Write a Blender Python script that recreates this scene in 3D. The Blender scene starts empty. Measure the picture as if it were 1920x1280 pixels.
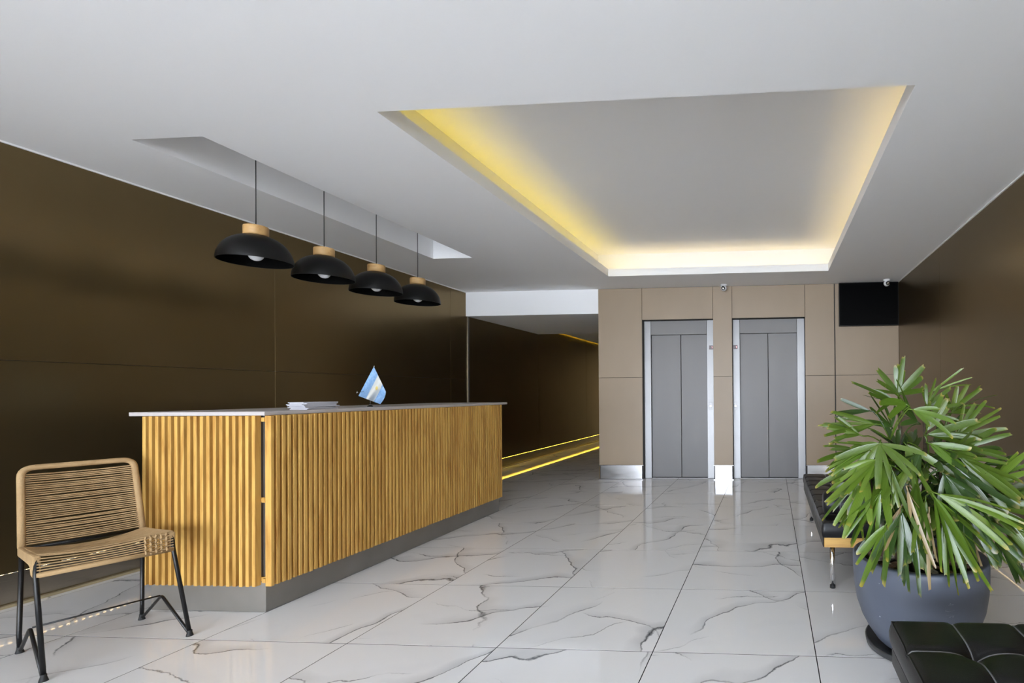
import bpy, math, random
from math import sin, cos, pi, radians
from mathutils import Vector, Matrix

# ------------------------------------------------------------------ camera, world, exposure
S = bpy.context.scene
COL = S.collection
EYE = 1.22
FPX, CX, CY = 951.2, 1380.1, 729.2
YAW, PITCH, ROLL = 0.0693, 0.0067, -0.0088


def cam_axes():
    f = Vector((-sin(YAW), cos(YAW), 0)); r = Vector((cos(YAW), sin(YAW), 0)); u = Vector((0, 0, 1))
    f, u = f * cos(PITCH) + u * sin(PITCH), u * cos(PITCH) - f * sin(PITCH)
    r, u = r * cos(ROLL) + u * sin(ROLL), u * cos(ROLL) - r * sin(ROLL)
    return r, u, f


R_, U_, F_ = cam_axes()
cd = bpy.data.cameras.new('camera'); cam = bpy.data.objects.new('camera', cd); COL.objects.link(cam)
cam.matrix_world = Matrix(((R_.x, U_.x, -F_.x, 0), (R_.y, U_.y, -F_.y, 0), (R_.z, U_.z, -F_.z, EYE), (0, 0, 0, 1)))
cd.sensor_fit = 'HORIZONTAL'; cd.sensor_width = 36.0; cd.lens = FPX / 1920 * 36
cd.shift_x = (960 - CX) / 1920; cd.shift_y = (CY - 640) / 1920
cd.clip_start = 0.02; cd.clip_end = 200
S.camera = cam

W = bpy.data.worlds.new('overcast_sky'); S.world = W; W.use_nodes = True
bg = W.node_tree.nodes['Background']
bg.inputs['Color'].default_value = (0.85, 0.93, 1.05, 1); bg.inputs['Strength'].default_value = 9.6
pl = bpy.data.lights.new('entrance_daylight_portal', 'AREA'); pl.shape = 'RECTANGLE'; pl.size = 6.1; pl.size_y = 2.66
pl.cycles.is_portal = True
po = bpy.data.objects.new('entrance_daylight_portal', pl); COL.objects.link(po)
po.location = (-1.34, -4.01, 1.35); po.rotation_euler = (radians(-90), 0, pi)

S.cycles.max_bounces = 14; S.cycles.diffuse_bounces = 9; S.cycles.glossy_bounces = 5
vs = S.view_settings
vs.view_transform = 'Standard'; vs.look = 'None'; vs.exposure = 1.12; vs.gamma = 1.0; vs.use_curve_mapping = False

# ------------------------------------------------------------------ measured room (metres)
XL, XR, YE, HC = -4.431, 1.749, 7.077, 2.714
YF, YC = -4.0, 14.0
XE = -2.454
ZSEAM = 1.445


def at(px, py, Y):
    d = R_ * ((px - CX) / FPX) - U_ * ((py - CY) / FPX) + F_
    return Vector((0, 0, EYE)) + d * (Y / d.y)


# ------------------------------------------------------------------ mesh helpers
class MB:
    def __init__(s):
        s.v, s.f, s.uv, s.sm = [], [], [], []

    def add(s, vs_, fs, smooth=False, uvs=None):
        b = len(s.v); s.v += [tuple(x) for x in vs_]
        for f in fs:
            s.f.append([b + i for i in f]); s.sm.append(smooth)
            s.uv.append([uvs[i] for i in f] if uvs else [(0, 0)] * len(f))
        return s

    def box(s, x0, x1, y0, y1, z0, z1):
        v = [(x, y, z) for z in (z0, z1) for y in (y0, y1) for x in (x0, x1)]
        return s.add(v, [(0, 2, 3, 1), (4, 5, 7, 6), (0, 1, 5, 4), (2, 6, 7, 3), (0, 4, 6, 2), (1, 3, 7, 5)])

    def cbox(s, x0, x1, y0, y1, z0, z1, c=.003):
        # box with chamfered edges
        def ring(i, z):
            return [(x0 + i, y0, z), (x1 - i, y0, z), (x1, y0 + i, z), (x1, y1 - i, z), (x1 - i, y1, z), (x0 + i, y1, z), (x0, y1 - i, z), (x0, y0 + i, z)]

        def inner(z):
            return [(x0 + c, y0 + c, z), (x1 - c, y0 + c, z), (x1 - c, y0 + c, z), (x1 - c, y1 - c, z), (x1 - c, y1 - c, z), (x0 + c, y1 - c, z), (x0 + c, y1 - c, z), (x0 + c, y0 + c, z)]
        v = [(x0 + c, y0 + c, z0), (x1 - c, y0 + c, z0), (x1 - c, y1 - c, z0), (x0 + c, y1 - c, z0)]
        v += ring(c, z0 + c) + ring(c, z1 - c)
        v += [(x0 + c, y0 + c, z1), (x1 - c, y0 + c, z1), (x1 - c, y1 - c, z1), (x0 + c, y1 - c, z1)]
        f = [(3, 2, 1, 0), (20, 21, 22, 23)]
        for i in range(8):
            j = (i + 1) % 8; f.append((4 + i, 4 + j, 12 + j, 12 + i))
        for k in range(4):
            a, b_ = 2 * k, 2 * k + 1; n = (2 * k + 2) % 8
            f.append((k, (k + 1) % 4, 4 + b_, 4 + a)); f.append((20 + (k + 1) % 4, 20 + k, 12 + a, 12 + b_))
            f.append((( k + 1) % 4, 4 + n, 4 + b_)); f.append((20 + (k + 1) % 4, 12 + b_, 12 + n))
        return s.add(v, f)

    def quad(s, a, b, c, d):
        return s.add([a, b, c, d], [(0, 1, 2, 3)])

    def tube(s, pts, r, n=8, cap=True, closed=False):
        pts = [Vector(p) for p in pts]; N = len(pts)
        rs = r if isinstance(r, (list, tuple)) else [r] * N
        v, f = [], []
        up = None
        for i, p in enumerate(pts):
            if closed:
                t = pts[(i + 1) % N] - pts[i - 1]
            else:
                t = pts[min(i + 1, N - 1)] - pts[max(i - 1, 0)]
            t = t.normalized() if t.length > 1e-9 else Vector((0, 0, 1))
            if up is None:
                up = Vector((0, 0, 1)) if abs(t.z) < .9 else Vector((1, 0, 0))
            a = up - t * up.dot(t)
            if a.length < 1e-6: a = t.orthogonal()
            a.normalize(); b = t.cross(a); up = a
            for k in range(n):
                q = 2 * pi * k / n; v.append(p + (a * cos(q) + b * sin(q)) * rs[i])
        m = N if closed else N - 1
        for i in range(m):
            j = (i + 1) % N
            for k in range(n):
                l = (k + 1) % n; f.append((i * n + k, i * n + l, j * n + l, j * n + k))
        if cap and not closed:
            f.append(tuple(range(n - 1, -1, -1))); f.append(tuple((N - 1) * n + k for k in range(n)))
        return s.add(v, f, smooth=True)

    def lathe(s, prof, cx=0, cy=0, n=48, closed=False):
        v, f = [], []
        for r, z in prof:
            for k in range(n):
                q = 2 * pi * k / n; v.append((cx + r * cos(q), cy + r * sin(q), z))
        m = len(prof)
        for i in range(m if closed else m - 1):
            j = (i + 1) % m
            for k in range(n):
                l = (k + 1) % n; f.append((i * n + k, i * n + l, j * n + l, j * n + k))
        return s.add(v, f, smooth=True)

    def build(s, name, mat, parent=None, **props):
        me = bpy.data.meshes.new(name)
        me.from_pydata(s.v, [], s.f)
        me.polygons.foreach_set('use_smooth', s.sm)
        if any(u != (0, 0) for q in s.uv for u in q):
            l = me.uv_layers.new(name='UVMap'); i = 0
            for q in s.uv:
                for u in q:
                    l.data[i].uv = u; i += 1
        me.materials.append(mat)
        me.update()
        return link(name, me, parent, **props)


def link(name, data, parent=None, **props):
    o = bpy.data.objects.new(name, data); COL.objects.link(o)
    if parent: o.parent = parent
    for k, x in props.items(): o[k] = x
    return o


def thing(name, label, category, loc=(0, 0, 0), rz=0, **props):
    o = link(name, None, None, label=label, category=category, **props)
    o.empty_display_size = .1; o.location = loc; o.rotation_euler = (0, 0, rz)
    return o


def copy_tree(o, parent=None):
    c = o.copy(); COL.objects.link(c)
    if parent: c.parent = parent
    for ch in o.children: copy_tree(ch, c)
    return c


# ------------------------------------------------------------------ materials
class NM:
    def __init__(s, name):
        s.m = bpy.data.materials.new(name); s.m.use_nodes = True
        s.t = s.m.node_tree; s.p = s.t.nodes['Principled BSDF']; s.o = s.t.nodes['Material Output']

    def n(s, typ, props=None, **ins):
        nd = s.t.nodes.new('ShaderNode' + typ)
        for k, x in (props or {}).items(): setattr(nd, k, x)
        for k, x in ins.items():
            key = int(k[1:]) if k[0] == '_' else k.replace('_', ' ')
            s.set(nd.inputs[key], x)
        return nd

    def set(s, sock, x):
        if isinstance(x, bpy.types.NodeSocket): s.t.links.new(x, sock)
        elif isinstance(x, bpy.types.Node): s.t.links.new(x.outputs[0], sock)
        else:
            if sock.type == 'RGBA' and len(x) == 3: x = (*x, 1)
            sock.default_value = x

    def P(s, **ins):
        for k, x in ins.items(): s.set(s.p.inputs[k.replace('_', ' ')], x)
        return s

    def math(s, op, a, b=0.0, c=None, clamp=False):
        nd = s.n('Math', dict(operation=op, use_clamp=clamp), _0=a, _1=b)
        if c is not None: s.set(nd.inputs[2], c)
        return nd.outputs[0]

    def mix(s, fac, a, b, mode='MIX'):
        nd = s.n('Mix', dict(data_type='RGBA', blend_type=mode))
        s.set(nd.inputs[0], fac); s.set(nd.inputs[6], a); s.set(nd.inputs[7], b)
        return nd.outputs[2]

    def ramp(s, fac, stops):
        nd = s.n('ValToRGB', Fac=fac); e = nd.color_ramp.elements
        while len(e) < len(stops): e.new(.5)
        for k, (p_, c_) in enumerate(stops):
            e[k].position = p_; e[k].color = (*c_, 1) if len(c_) == 3 else c_
        return nd.outputs[0]

    def coord(s, which='Object', scale=(1, 1, 1), rot=(0, 0, 0), loc=(0, 0, 0)):
        tc = s.n('TexCoord')
        mp = s.n('Mapping', Vector=tc.outputs[which], Scale=scale, Rotation=rot, Location=loc)
        return mp.outputs[0]

    def noise(s, vec, scale=5., detail=3., rough=.5, dist=0.):
        return s.n('TexNoise', Vector=vec, Scale=scale, Detail=detail, Roughness=rough, Distortion=dist).outputs[0]

    def bump(s, h, strength=.2, dist=.01):
        b = s.n('Bump', Height=h, Strength=strength, Distance=dist)
        s.set(s.p.inputs['Normal'], b.outputs[0]); return s


def simple(name, col, rough=.5, metal=0., spec=.5, noise=0., nscale=4., bump=0., bscale=60.):
    m = NM(name); m.P(Roughness=rough, Metallic=metal, Specular_IOR_Level=spec)
    if noise:
        k = m.noise(m.coord(), nscale, 4)
        c0 = tuple(max(0, x * (1 - noise)) for x in col); c1 = tuple(min(1, x * (1 + noise)) for x in col)
        m.P(Base_Color=m.ramp(k, [(.3, c0), (.7, c1)]))
    else:
        m.P(Base_Color=col)
    if bump: m.bump(m.noise(m.coord(), bscale, 3), bump, .004)
    return m.m


def emit(name, col, strength, dots=0.):
    m = NM(name); m.P(Base_Color=(.8, .8, .8), Emission_Color=col, Emission_Strength=strength)
    if dots:
        y = m.n('SeparateXYZ', Vector=m.n('TexCoord').outputs['Object']).outputs[1]
        w = m.math('SINE', m.math('MULTIPLY', y, 2 * pi / dots))
        k = m.math('MULTIPLY', m.math('GREATER_THAN', w, .1), strength)
        m.P(Emission_Strength=k)
    return m.m


WHITE = simple('white_ceiling_paint', (.90, .90, .905), .75, bump=.05, bscale=90)
TRIMW = simple('white_trim_paint', (.86, .85, .84), .5)
GROUT = simple('dark_grout', (.014, .014, .015), .9, spec=.1)
BLACKM = simple('black_powder_coat', (.006, .006, .0065), .40, spec=.35)
CHROME = simple('chrome', (.82, .82, .83), .12, 1.0)
RUBBER = simple('black_rubber', (.015, .015, .015), .7)
GREYTRIM = simple('grey_aluminium_trim', (.42, .40, .37), .35, .8)
PAPER = simple('white_paper', (.50, .50, .545), .7)
SOIL = simple('dark_soil', (.022, .014, .009), .95, noise=.5, nscale=40, bump=.8, bscale=50)
BARK = simple('bark_chip', (.20, .12, .08), .9, noise=.4, nscale=30, bump=.5, bscale=80)
STONE = simple('pale_pebble', (.55, .50, .42), .7, noise=.2, nscale=30)
CANE = simple('brown_fibrous_cane', (.085, .060, .035), .85, noise=.5, nscale=50, bump=.6, bscale=120)
PAVING = simple('outdoor_paving', (.68, .68, .675), .8, noise=.06, nscale=3)
GLASSY = simple('black_glossy_screen', (.0012, .0012, .0015), .30, spec=.03)
BEZEL = simple('black_plastic', (.004, .004, .0045), .4, spec=.2)
BULB = simple('frosted_white_bulb', (.86, .87, .90), .3)
WPLASTIC = simple('white_plastic', (.75, .75, .76), .35)
LENS = simple('camera_lens_black', (.006, .006, .007), .08)
CORDM = simple('black_fabric_cord', (.02, .02, .021), .6)
SILVER = simple('silver_metal', (.70, .68, .64), .25, 1.0)


def brown_panel():
    m = NM('dark_bronze_laminate')
    k = m.noise(m.coord('Object', (1, 1, 1)), 1.1, 3, .55)
    c = m.ramp(k, [(.3, (.205, .148, .070)), (.7, (.222, .161, .079))])
    m.P(Base_Color=c, Metallic=.90, Roughness=.29, Specular_IOR_Level=.4)
    return m.m


def beige_panel():
    m = NM('beige_laminate')
    k = m.noise(m.coord('Object', (1, 1, .5)), 1.6, 3, .5)
    c = m.ramp(k, [(.3, (.315, .236, .158)), (.7, (.350, .266, .182))])
    m.P(Base_Color=c, Roughness=.42)
    m.bump(m.noise(m.coord(), 180, 2), .03, .001)
    return m.m


def steel(name, col=(.58, .57, .57), rough=.30, axis='z'):
    m = NM(name)
    sc = (60, 60, 1.2) if axis == 'z' else (1.2, 1.2, 60)
    k = m.noise(m.coord('Object', sc), 4, 4, .6)
    m.P(Base_Color=m.ramp(k, [(.3, tuple(x * .95 for x in col)), (.7, tuple(min(1, x * 1.05) for x in col))]), Metallic=1.0,
        Roughness=m.ramp(k, [(.3, (rough - .05,) * 3), (.7, (rough + .06,) * 3)]), Anisotropic=.5)
    m.bump(k, .04, .002)
    return m.m


def marble():
    m = NM('polished_white_marble_tile')
    tc = m.n('TexCoord'); oi = m.n('ObjectInfo'); rr_ = oi.outputs['Random']
    rnd = m.math('MULTIPLY', rr_, 53.0)
    off = m.n('CombineXYZ', X=rnd, Y=m.math('MULTIPLY', rnd, 1.7), Z=m.math('MULTIPLY', rnd, .6)).outputs[0]
    P0 = tc.outputs['Object']
    p = m.n('VectorMath', dict(operation='ADD'), _0=P0, _1=off).outputs[0]
    base = m.ramp(m.noise(p, 1.1, 2), [(.3, (.85, .85, .86)), (.7, (.88, .88, .885))])
    c = base

    def family(ang, period, phase, w_line, big, small, mlo, mhi, mscale, dark, soft):
        nonlocal c
        rot = m.n('VectorRotate', dict(rotation_type='Z_AXIS'), Vector=P0, Angle=ang).outputs[0]
        v = m.n('SeparateXYZ', Vector=rot).outputs[1]
        n1 = m.math('SUBTRACT', m.noise(p, 1.9, 2., .5), .5); n2 = m.math('SUBTRACT', m.noise(p, 8.0, 4., .65), .5)
        w = m.math('ADD', v, m.math('ADD', m.math('MULTIPLY', n1, big), m.math('MULTIPLY', n2, small)))
        fr = m.math('FRACT', m.math('ADD', m.math('DIVIDE', w, period), m.math('MULTIPLY', rr_, phase)))
        d = m.math('MULTIPLY', m.math('ABSOLUTE', m.math('SUBTRACT', fr, .5)), period)
        side = m.math('MULTIPLY', m.math('SUBTRACT', fr, .5), period)
        mask = m.ramp(m.noise(p, mscale, 1.5, .5), [(mlo, (0, 0, 0)), (mhi, (1, 1, 1))])
        wid = m.math('ADD', w_line * .35, m.math('MULTIPLY', m.math('POWER', m.noise(p, 6.0, 2.), 2.0), w_line * 3.4))
        line = m.math('MULTIPLY', m.math('SUBTRACT', 1.0, m.math('DIVIDE', d, wid, clamp=True), clamp=True), mask)
        h = m.math('SUBTRACT', 1.0, m.math('DIVIDE', side, m.math('ADD', .004, m.math('MULTIPLY', m.noise(p, 3.1, 2.), .16)), clamp=True), clamp=True)
        h = m.math('MULTIPLY', m.math('MULTIPLY', h, m.math('GREATER_THAN', side, 0.0)), m.math('MULTIPLY', mask, soft))
        c = m.mix(h, c, (.40, .41, .43))
        c = m.mix(m.math('MULTIPLY', line, dark), c, (.075, .08, .09))
    a1 = m.math('ADD', -1.15, m.math('MULTIPLY', rr_, 1.1))
    a2 = m.math('ADD', .35, m.math('MULTIPLY', rr_, .9))
    family(a1, .58, 7.3, .0058, .50, .055, .40, .55, 1.7, 1.0, .46)
    family(a2, .74, 3.1, .0050, .40, .070, .47, .60, 2.0, .95, .32)
    family(m.math('ADD', a1, .45), .43, 5.7, .0034, .35, .06, .52, .62, 2.6, .80, .10)
    m.P(Base_Color=c, Roughness=.045, Specular_IOR_Level=.55)
    return m.m


def wood(name, light, dark, axis='z', scale=1.0, rough=.5, seed=11.):
    m = NM(name)
    oi = m.n('ObjectInfo'); tc = m.n('TexCoord')
    r = oi.outputs['Random']
    off = m.n('CombineXYZ', X=m.math('MULTIPLY', r, seed), Y=m.math('MULTIPLY', r, seed * 1.9), Z=m.math('MULTIPLY', r, seed * .7)).outputs[0]
    p = m.n('VectorMath', dict(operation='ADD'), _0=tc.outputs['Object'], _1=off).outputs[0]
    sc = {'z': (14, 14, 1.4), 'x': (1.4, 14, 14), 'y': (14, 1.4, 14)}[axis]
    p = m.n('VectorMath', dict(operation='MULTIPLY'), _0=p, _1=tuple(x * scale for x in sc)).outputs[0]
    k = m.noise(p, 2.2, 5, .6, .6)
    g = m.noise(p, 11, 3, .5)
    c = m.ramp(k, [(.28, dark), (.55, light), (.8, tuple(min(1, x * 1.12) for x in light))])
    # a tone of its own for each piece of timber
    tone = m.ramp(r, [(0., (.80, .76, .70)), (.5, (1, 1, 1)), (1., (1.0, 1.03, 1.06))])
    c = m.mix(1.0, c, tone, 'MULTIPLY')
    c = m.mix(m.math('MULTIPLY', g, .25), c, dark)
    m.P(Base_Color=c, Roughness=rough)
    m.bump(g, .08, .002)
    return m.m


def rope():
    m = NM('natural_paper_cord')
    p = m.coord('Object', (1, 1, 1))
    k = m.noise(p, 9, 4); f = m.noise(p, 170, 3)
    c = m.ramp(k, [(.3, (.36, .230, .105)), (.7, (.47, .320, .160))])
    c = m.mix(m.math('MULTIPLY', f, .4), c, (.24, .145, .06))
    m.P(Base_Color=c, Roughness=.8); m.bump(f, .5, .003)
    return m.m


def leather():
    m = NM('black_leather')
    p = m.coord('Object', (1, 1, 1))
    k = m.noise(p, 6, 4); v = m.n('TexVoronoi', Vector=p, Scale=260.).outputs[0]
    m.P(Base_Color=(.0075, .0075, .0085), Roughness=m.ramp(k, [(.3, (.34,) * 3), (.7, (.44,) * 3)]), Specular_IOR_Level=.34)
    m.bump(m.math('ADD', v, m.math('MULTIPLY', k, 2.0)), .10, .002)
    return m.m


def pot_mat():
    m = NM('matt_slate_blue_pot')
    p = m.coord('Object', (1, 1, 1))
    k = m.noise(p, 3, 4)
    base = m.ramp(k, [(.3, (.082, .095, .128)), (.7, (.105, .120, .158))])
    sp = m.n('TexVoronoi', Vector=p, Scale=13.).outputs['Distance']
    spk = m.math('MULTIPLY', m.math('LESS_THAN', sp, .045), m.math('GREATER_THAN', m.noise(p, 7, 2), .56))
    q = m.coord('Object', (3.2, 3.2, 17.), (0, .5, .3))
    sc = m.math('LESS_THAN', m.math('ABSOLUTE', m.math('SUBTRACT', m.noise(q, 2.1, 3), .52)), .0022)
    sc = m.math('MULTIPLY', sc, m.math('GREATER_THAN', m.noise(p, 5, 1), .68))
    c = m.mix(m.math('MAXIMUM', spk, sc), base, (.40, .42, .46))
    m.P(Base_Color=c, Roughness=.46, Specular_IOR_Level=.5)
    return m.m


def leaf_mat(name, lo, hi, tip, transl=.25):
    m = NM(name)
    uv = m.n('UVMap'); sx = m.n('SeparateXYZ', Vector=uv.outputs[0])
    u, v = sx.outputs[0], sx.outputs[1]
    r = m.n('ObjectInfo').outputs['Random']
    w = m.math('MULTIPLY', m.math('ADD', m.math('SINE', m.math('MULTIPLY', u, 34.0)), 1.0), .5)
    k = m.noise(m.coord('Object', (1, 1, 1)), 14, 2)
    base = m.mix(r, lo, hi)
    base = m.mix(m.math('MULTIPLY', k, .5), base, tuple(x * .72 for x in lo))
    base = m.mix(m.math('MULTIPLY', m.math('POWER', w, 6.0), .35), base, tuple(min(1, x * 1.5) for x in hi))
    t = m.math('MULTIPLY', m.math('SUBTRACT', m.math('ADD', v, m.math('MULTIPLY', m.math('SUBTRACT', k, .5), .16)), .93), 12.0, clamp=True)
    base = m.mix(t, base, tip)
    m.P(Base_Color=base, Roughness=.27, Specular_IOR_Level=.55)
    m.bump(w, .12, .002)
    tr = m.n('BsdfTranslucent', Color=m.mix(.5, base, (.35, .5, .05)))
    ms = m.n('MixShader', Fac=transl)
    m.t.links.new(m.p.outputs[0], ms.inputs[1]); m.t.links.new(tr.outputs[0], ms.inputs[2])
    m.t.links.new(ms.outputs[0], m.o.inputs[0])
    return m.m


def flag_mat():
    m = NM('light_blue_and_white_flag_cloth')
    uv = m.n('UVMap'); sx = m.n('SeparateXYZ', Vector=uv.outputs[0]); u, v = sx.outputs[0], sx.outputs[1]
    n = m.noise(m.coord(), 60, 2)
    blue = m.ramp(n, [(.3, (.17, .34, .60)), (.7, (.30, .46, .68))])
    st = m.math('LESS_THAN', m.math('ABSOLUTE', m.math('SUBTRACT', u, .52)), .18)
    c = m.mix(st, blue, (.62, .62, .58))
    du = m.math('MULTIPLY', m.math('SUBTRACT', u, .54), 1.5); dv = m.math('SUBTRACT', v, .40)
    d = m.math('SQRT', m.math('ADD', m.math('MULTIPLY', du, du), m.math('MULTIPLY', dv, dv)))
    ang = m.math('ARCTAN2', du, dv)
    rad = m.math('ADD', .085, m.math('MULTIPLY', m.math('SINE', m.math('MULTIPLY', ang, 14.0)), .022))
    c = m.mix(m.math('LESS_THAN', d, rad), c, (.62, .47, .12))
    m.P(Base_Color=c, Roughness=.55)
    return m.m


BROWN = brown_panel(); BEIGE = beige_panel(); MARBLE = marble()
STEEL = steel('brushed_steel_door', (.205, .200, .197), .58)
STEELF = steel('brushed_steel_frame', (.25, .248, .25), .46)
SKIRT = steel('polished_steel_skirting', (.50, .50, .51), .18, 'x')
BASEM = steel('bronze_tinted_steel_baseboard', (.42, .37, .30), .22, 'x')
PLINTH = simple('grey_metal_plinth', (.23, .215, .195), .42, .35, noise=.06, nscale=6)
TOPM = simple('greige_worktop', (.50, .465, .455), .38, noise=.05, nscale=10)
CARC = simple('grey_carcass_board', (.105, .09, .075), .6)
SLAT = wood('honey_oak_slat', (.67, .395, .098), (.41, .188, .032), 'z')
BENCHW = wood('yellow_oak_frame', (.62, .36, .10), (.40, .20, .05), 'x')
CAPW = wood('pale_beech_cap', (.66, .41, .17), (.52, .29, .10), 'x', .8)
ROPE = rope(); LEATHER = leather(); POTM = pot_mat()
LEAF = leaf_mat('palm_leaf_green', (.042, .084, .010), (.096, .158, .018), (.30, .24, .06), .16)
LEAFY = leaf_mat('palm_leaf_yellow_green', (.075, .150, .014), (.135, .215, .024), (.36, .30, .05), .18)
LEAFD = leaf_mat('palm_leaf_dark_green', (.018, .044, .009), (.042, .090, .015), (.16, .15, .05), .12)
DRY = leaf_mat('palm_leaf_dried', (.26, .18, .085), (.40, .30, .16), (.30, .20, .10))
PIPING = simple('highlight_grey_piping', (.17, .17, .18), .28)  # seam highlights put into the colour, lighter than the black leather
FLAG = flag_mat()
LED_YEL = emit('led_strip_yellow', (1.0, .74, .03), 3.9)
LED_WARM = emit('led_strip_warm_white', (1.0, .72, .24), 3.4)
LIPM = simple('gold_glow_floor_lip', (.50, .42, .26), .38, .5)  # golden tone stands in for strip light caught by the metal lip
LED_BASE = emit('led_strip_amber_dots', (1.0, .72, .34), 2.6, .035)
LED_CORR = emit('led_strip_yellow_dots', (1.0, .66, .06), 14.0, .035)
INDICATOR = simple('dark_red_display', (.05, .008, .008), .2)
REDLED = emit('red_display_digit', (1.0, .05, .04), .45)

# ------------------------------------------------------------------ floor
TW, TX0, TY0 = .7647, -.5695, 2.3688
fl = MB(); fl.box(XL - .10, XR + .10, YF, 7.30, -.10, -.0007); fl.box(XL - .10, XE + .02, 7.30, YC, -.10, -.0007)
floor = fl.build('floor', GROUT, kind='structure', label='glossy white marble tiled lobby floor with dark joints')
J = .0026
tile_mesh = {}


def tile(x0, x1, y0, y1):
    w, d = round(x1 - x0, 3), round(y1 - y0, 3)
    if w < .03 or d < .03: return
    key = (w, d)
    cx, cy = (x0 + x1) / 2, (y0 + y1) / 2
    if key not in tile_mesh:
        b = MB(); b.box(-w / 2 + J, w / 2 - J, -d / 2 + J, d / 2 - J, -.0006, 0)
        o = b.build('tile', MARBLE, floor); tile_mesh[key] = o.data
    else:
        o = link('tile', tile_mesh[key], floor)
    o.location = (cx, cy, 0)


for i in range(-6, 5):
    for j in range(-9, 17):
        x0, x1 = TX0 + i * TW, TX0 + (i + 1) * TW; y0, y1 = TY0 + j * TW, TY0 + (j + 1) * TW
        a0, a1 = max(x0, XL - .07), min(x1, XR + .07)
        if a1 <= a0: continue
        if a1 <= XE + .005:
            tile(a0, a1, max(y0, YF), min(y1, YC))
        else:
            b0, b1 = max(y0, YF), min(y1, 7.24)
            if b1 > b0: tile(a0, a1, b0, b1)
            c0 = max(y0, 7.24); c1 = min(y1, YC)
            if a0 < XE and c1 > c0: tile(a0, XE, c0, c1)

MB().box(-40, 40, -45, YF - .12, -.10, -.01).build('pavement', PAVING, kind='structure', label='unseen paving outside the entrance, kept pale to bounce daylight in')  # unseen ground, pale so that daylight bounces up to the ceiling

# ------------------------------------------------------------------ ceiling with coffer and pendant slot
SX0, SX1, SY0, SY1 = -3.682, -3.239, 2.680, 5.310
RX0, RX1, RY0, RY1 = -2.058, .716, 2.525, 6.328
ZU, ZLIP, TR = 3.045, 2.805, .20
ZT = 3.10
cb = MB()


def ceil_rect(x0, x1, y0, y1, z=HC):
    cb.box(x0, x1, y0, y1, z, z + .016)


ceil_rect(XL - .08, SX0, YF - .1, 7.16); ceil_rect(SX1, RX0 - .0, YF - .1, 7.16); ceil_rect(RX1, XR + .08, YF - .1, 7.16)
ceil_rect(SX0, SX1, YF - .1, SY0); ceil_rect(SX0, SX1, SY1, 7.16)
ceil_rect(RX0, RX1, YF - .1, RY0); ceil_rect(RX0, RX1, RY1, 7.16)
ceiling = cb.build('ceiling', WHITE, kind='structure', label='white plaster ceiling with a lit coffer and a pendant slot')
L = MB()  # lip round the coffer
for (a, b_, c, d) in ((RX0 - .02, RX0, RY0 - .02, RY1 + .02), (RX1, RX1 + .02, RY0 - .02, RY1 + .02), (RX0, RX1, RY0 - .02, RY0), (RX0, RX1, RY1, RY1 + .02)):
    L.box(a, b_, c, d, HC + .016, ZLIP)
L.build('coffer_lip', WHITE, ceiling)
X0, X1, Y0, Y1 = RX0 - TR, RX1 + TR, RY0 - TR, RY1 + TR
L = MB()
L.box(X0 - .02, X0, Y0 - .02, Y1 + .02, HC + .016, ZU); L.box(X1, X1 + .02, Y0 - .02, Y1 + .02, HC + .016, ZU)
L.box(X0, X1, Y0 - .02, Y0, HC + .016, ZU); L.box(X0, X1, Y1, Y1 + .02, HC + .016, ZU)
L.build('coffer_wall', WHITE, ceiling)
MB().box(X0 - .02, X1 + .02, Y0 - .02, Y1 + .02, ZU, ZU + .02).build('coffer_top', WHITE, ceiling)
L = MB(); zs = HC + .36
L.box(SX0 - .02, SX0, SY0 - .02, SY1 + .02, HC + .016, zs); L.box(SX1, SX1 + .02, SY0 - .02, SY1 + .02, HC + .016, zs)
L.box(SX0, SX1, SY0 - .02, SY0, HC + .016, zs); L.box(SX0, SX1, SY1, SY1 + .02, HC + .016, zs)
L.box(SX0 - .02, SX1 + .02, SY0 - .02, SY1 + .02, zs, zs + .02)
L.build('slot_lining', WHITE, ceiling)
# roof slab above everything so that no sky leaks in
MB().box(XL - .3, XR + .3, YF - .1, YC + .2, 3.20, 3.30).build('roof_slab', WHITE, kind='structure', label='concrete slab above the lobby ceiling')

# ------------------------------------------------------------------ left wall, right wall
PT = .012


def side_wall(name, X, sgn, y_cuts, zcuts, label):
    # sgn = direction into the room
    w = MB(); a, b_ = sorted((X - sgn * .30, X - sgn * (PT + .045)))
    w.box(a, b_, YF, YC if sgn > 0 else 7.3, -.05, 3.25)
    wall = w.build(name, BROWN, kind='structure', label=label)
    for y0, y1 in zip(y_cuts[:-1], y_cuts[1:]):
        for z0, z1 in zip(zcuts[:-1], zcuts[1:]):
            p = MB(); a, b_ = sorted((X, X - sgn * .056))
            yc, zc = (y0 + y1) / 2, (z0 + z1) / 2
            p.cbox(a - (a + b_) / 2, b_ - (a + b_) / 2, y0 + .0012 - yc, y1 - .0012 - yc, z0 + .0012 - zc, z1 - .0012 - zc, .0006)
            o = p.build('panel', BROWN, wall); o.location = ((a + b_) / 2, yc, zc)
    return wall


ZP = .205
wall_left = side_wall('wall_left', XL, 1, [YF, -3.24, -.745, 1.75, 4.245, 6.742, 7.13], [ZP, ZSEAM, HC - .004], 'dark bronze panelled wall behind the reception counter')
for y0, y1 in ((7.165, 9.40), (9.40, 11.9), (11.9, YC - .02)):
    p = MB(); p.cbox(-.028, .028, y0 + .002 - (y0 + y1) / 2, y1 - .002 - (y0 + y1) / 2, -(2.49 - .17) / 2, (2.49 - .17) / 2, .0012)
    o = p.build('panel', BROWN, wall_left); o.location = (XL - .028, (y0 + y1) / 2, (2.49 + .17) / 2)
wall_right = side_wall('wall_right', XR, -1, [YF, -2.09, .40, 2.89, 5.385, YE - .002], [ZP - .01, HC - .004], 'dark bronze panelled wall behind the palm and the benches')

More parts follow.
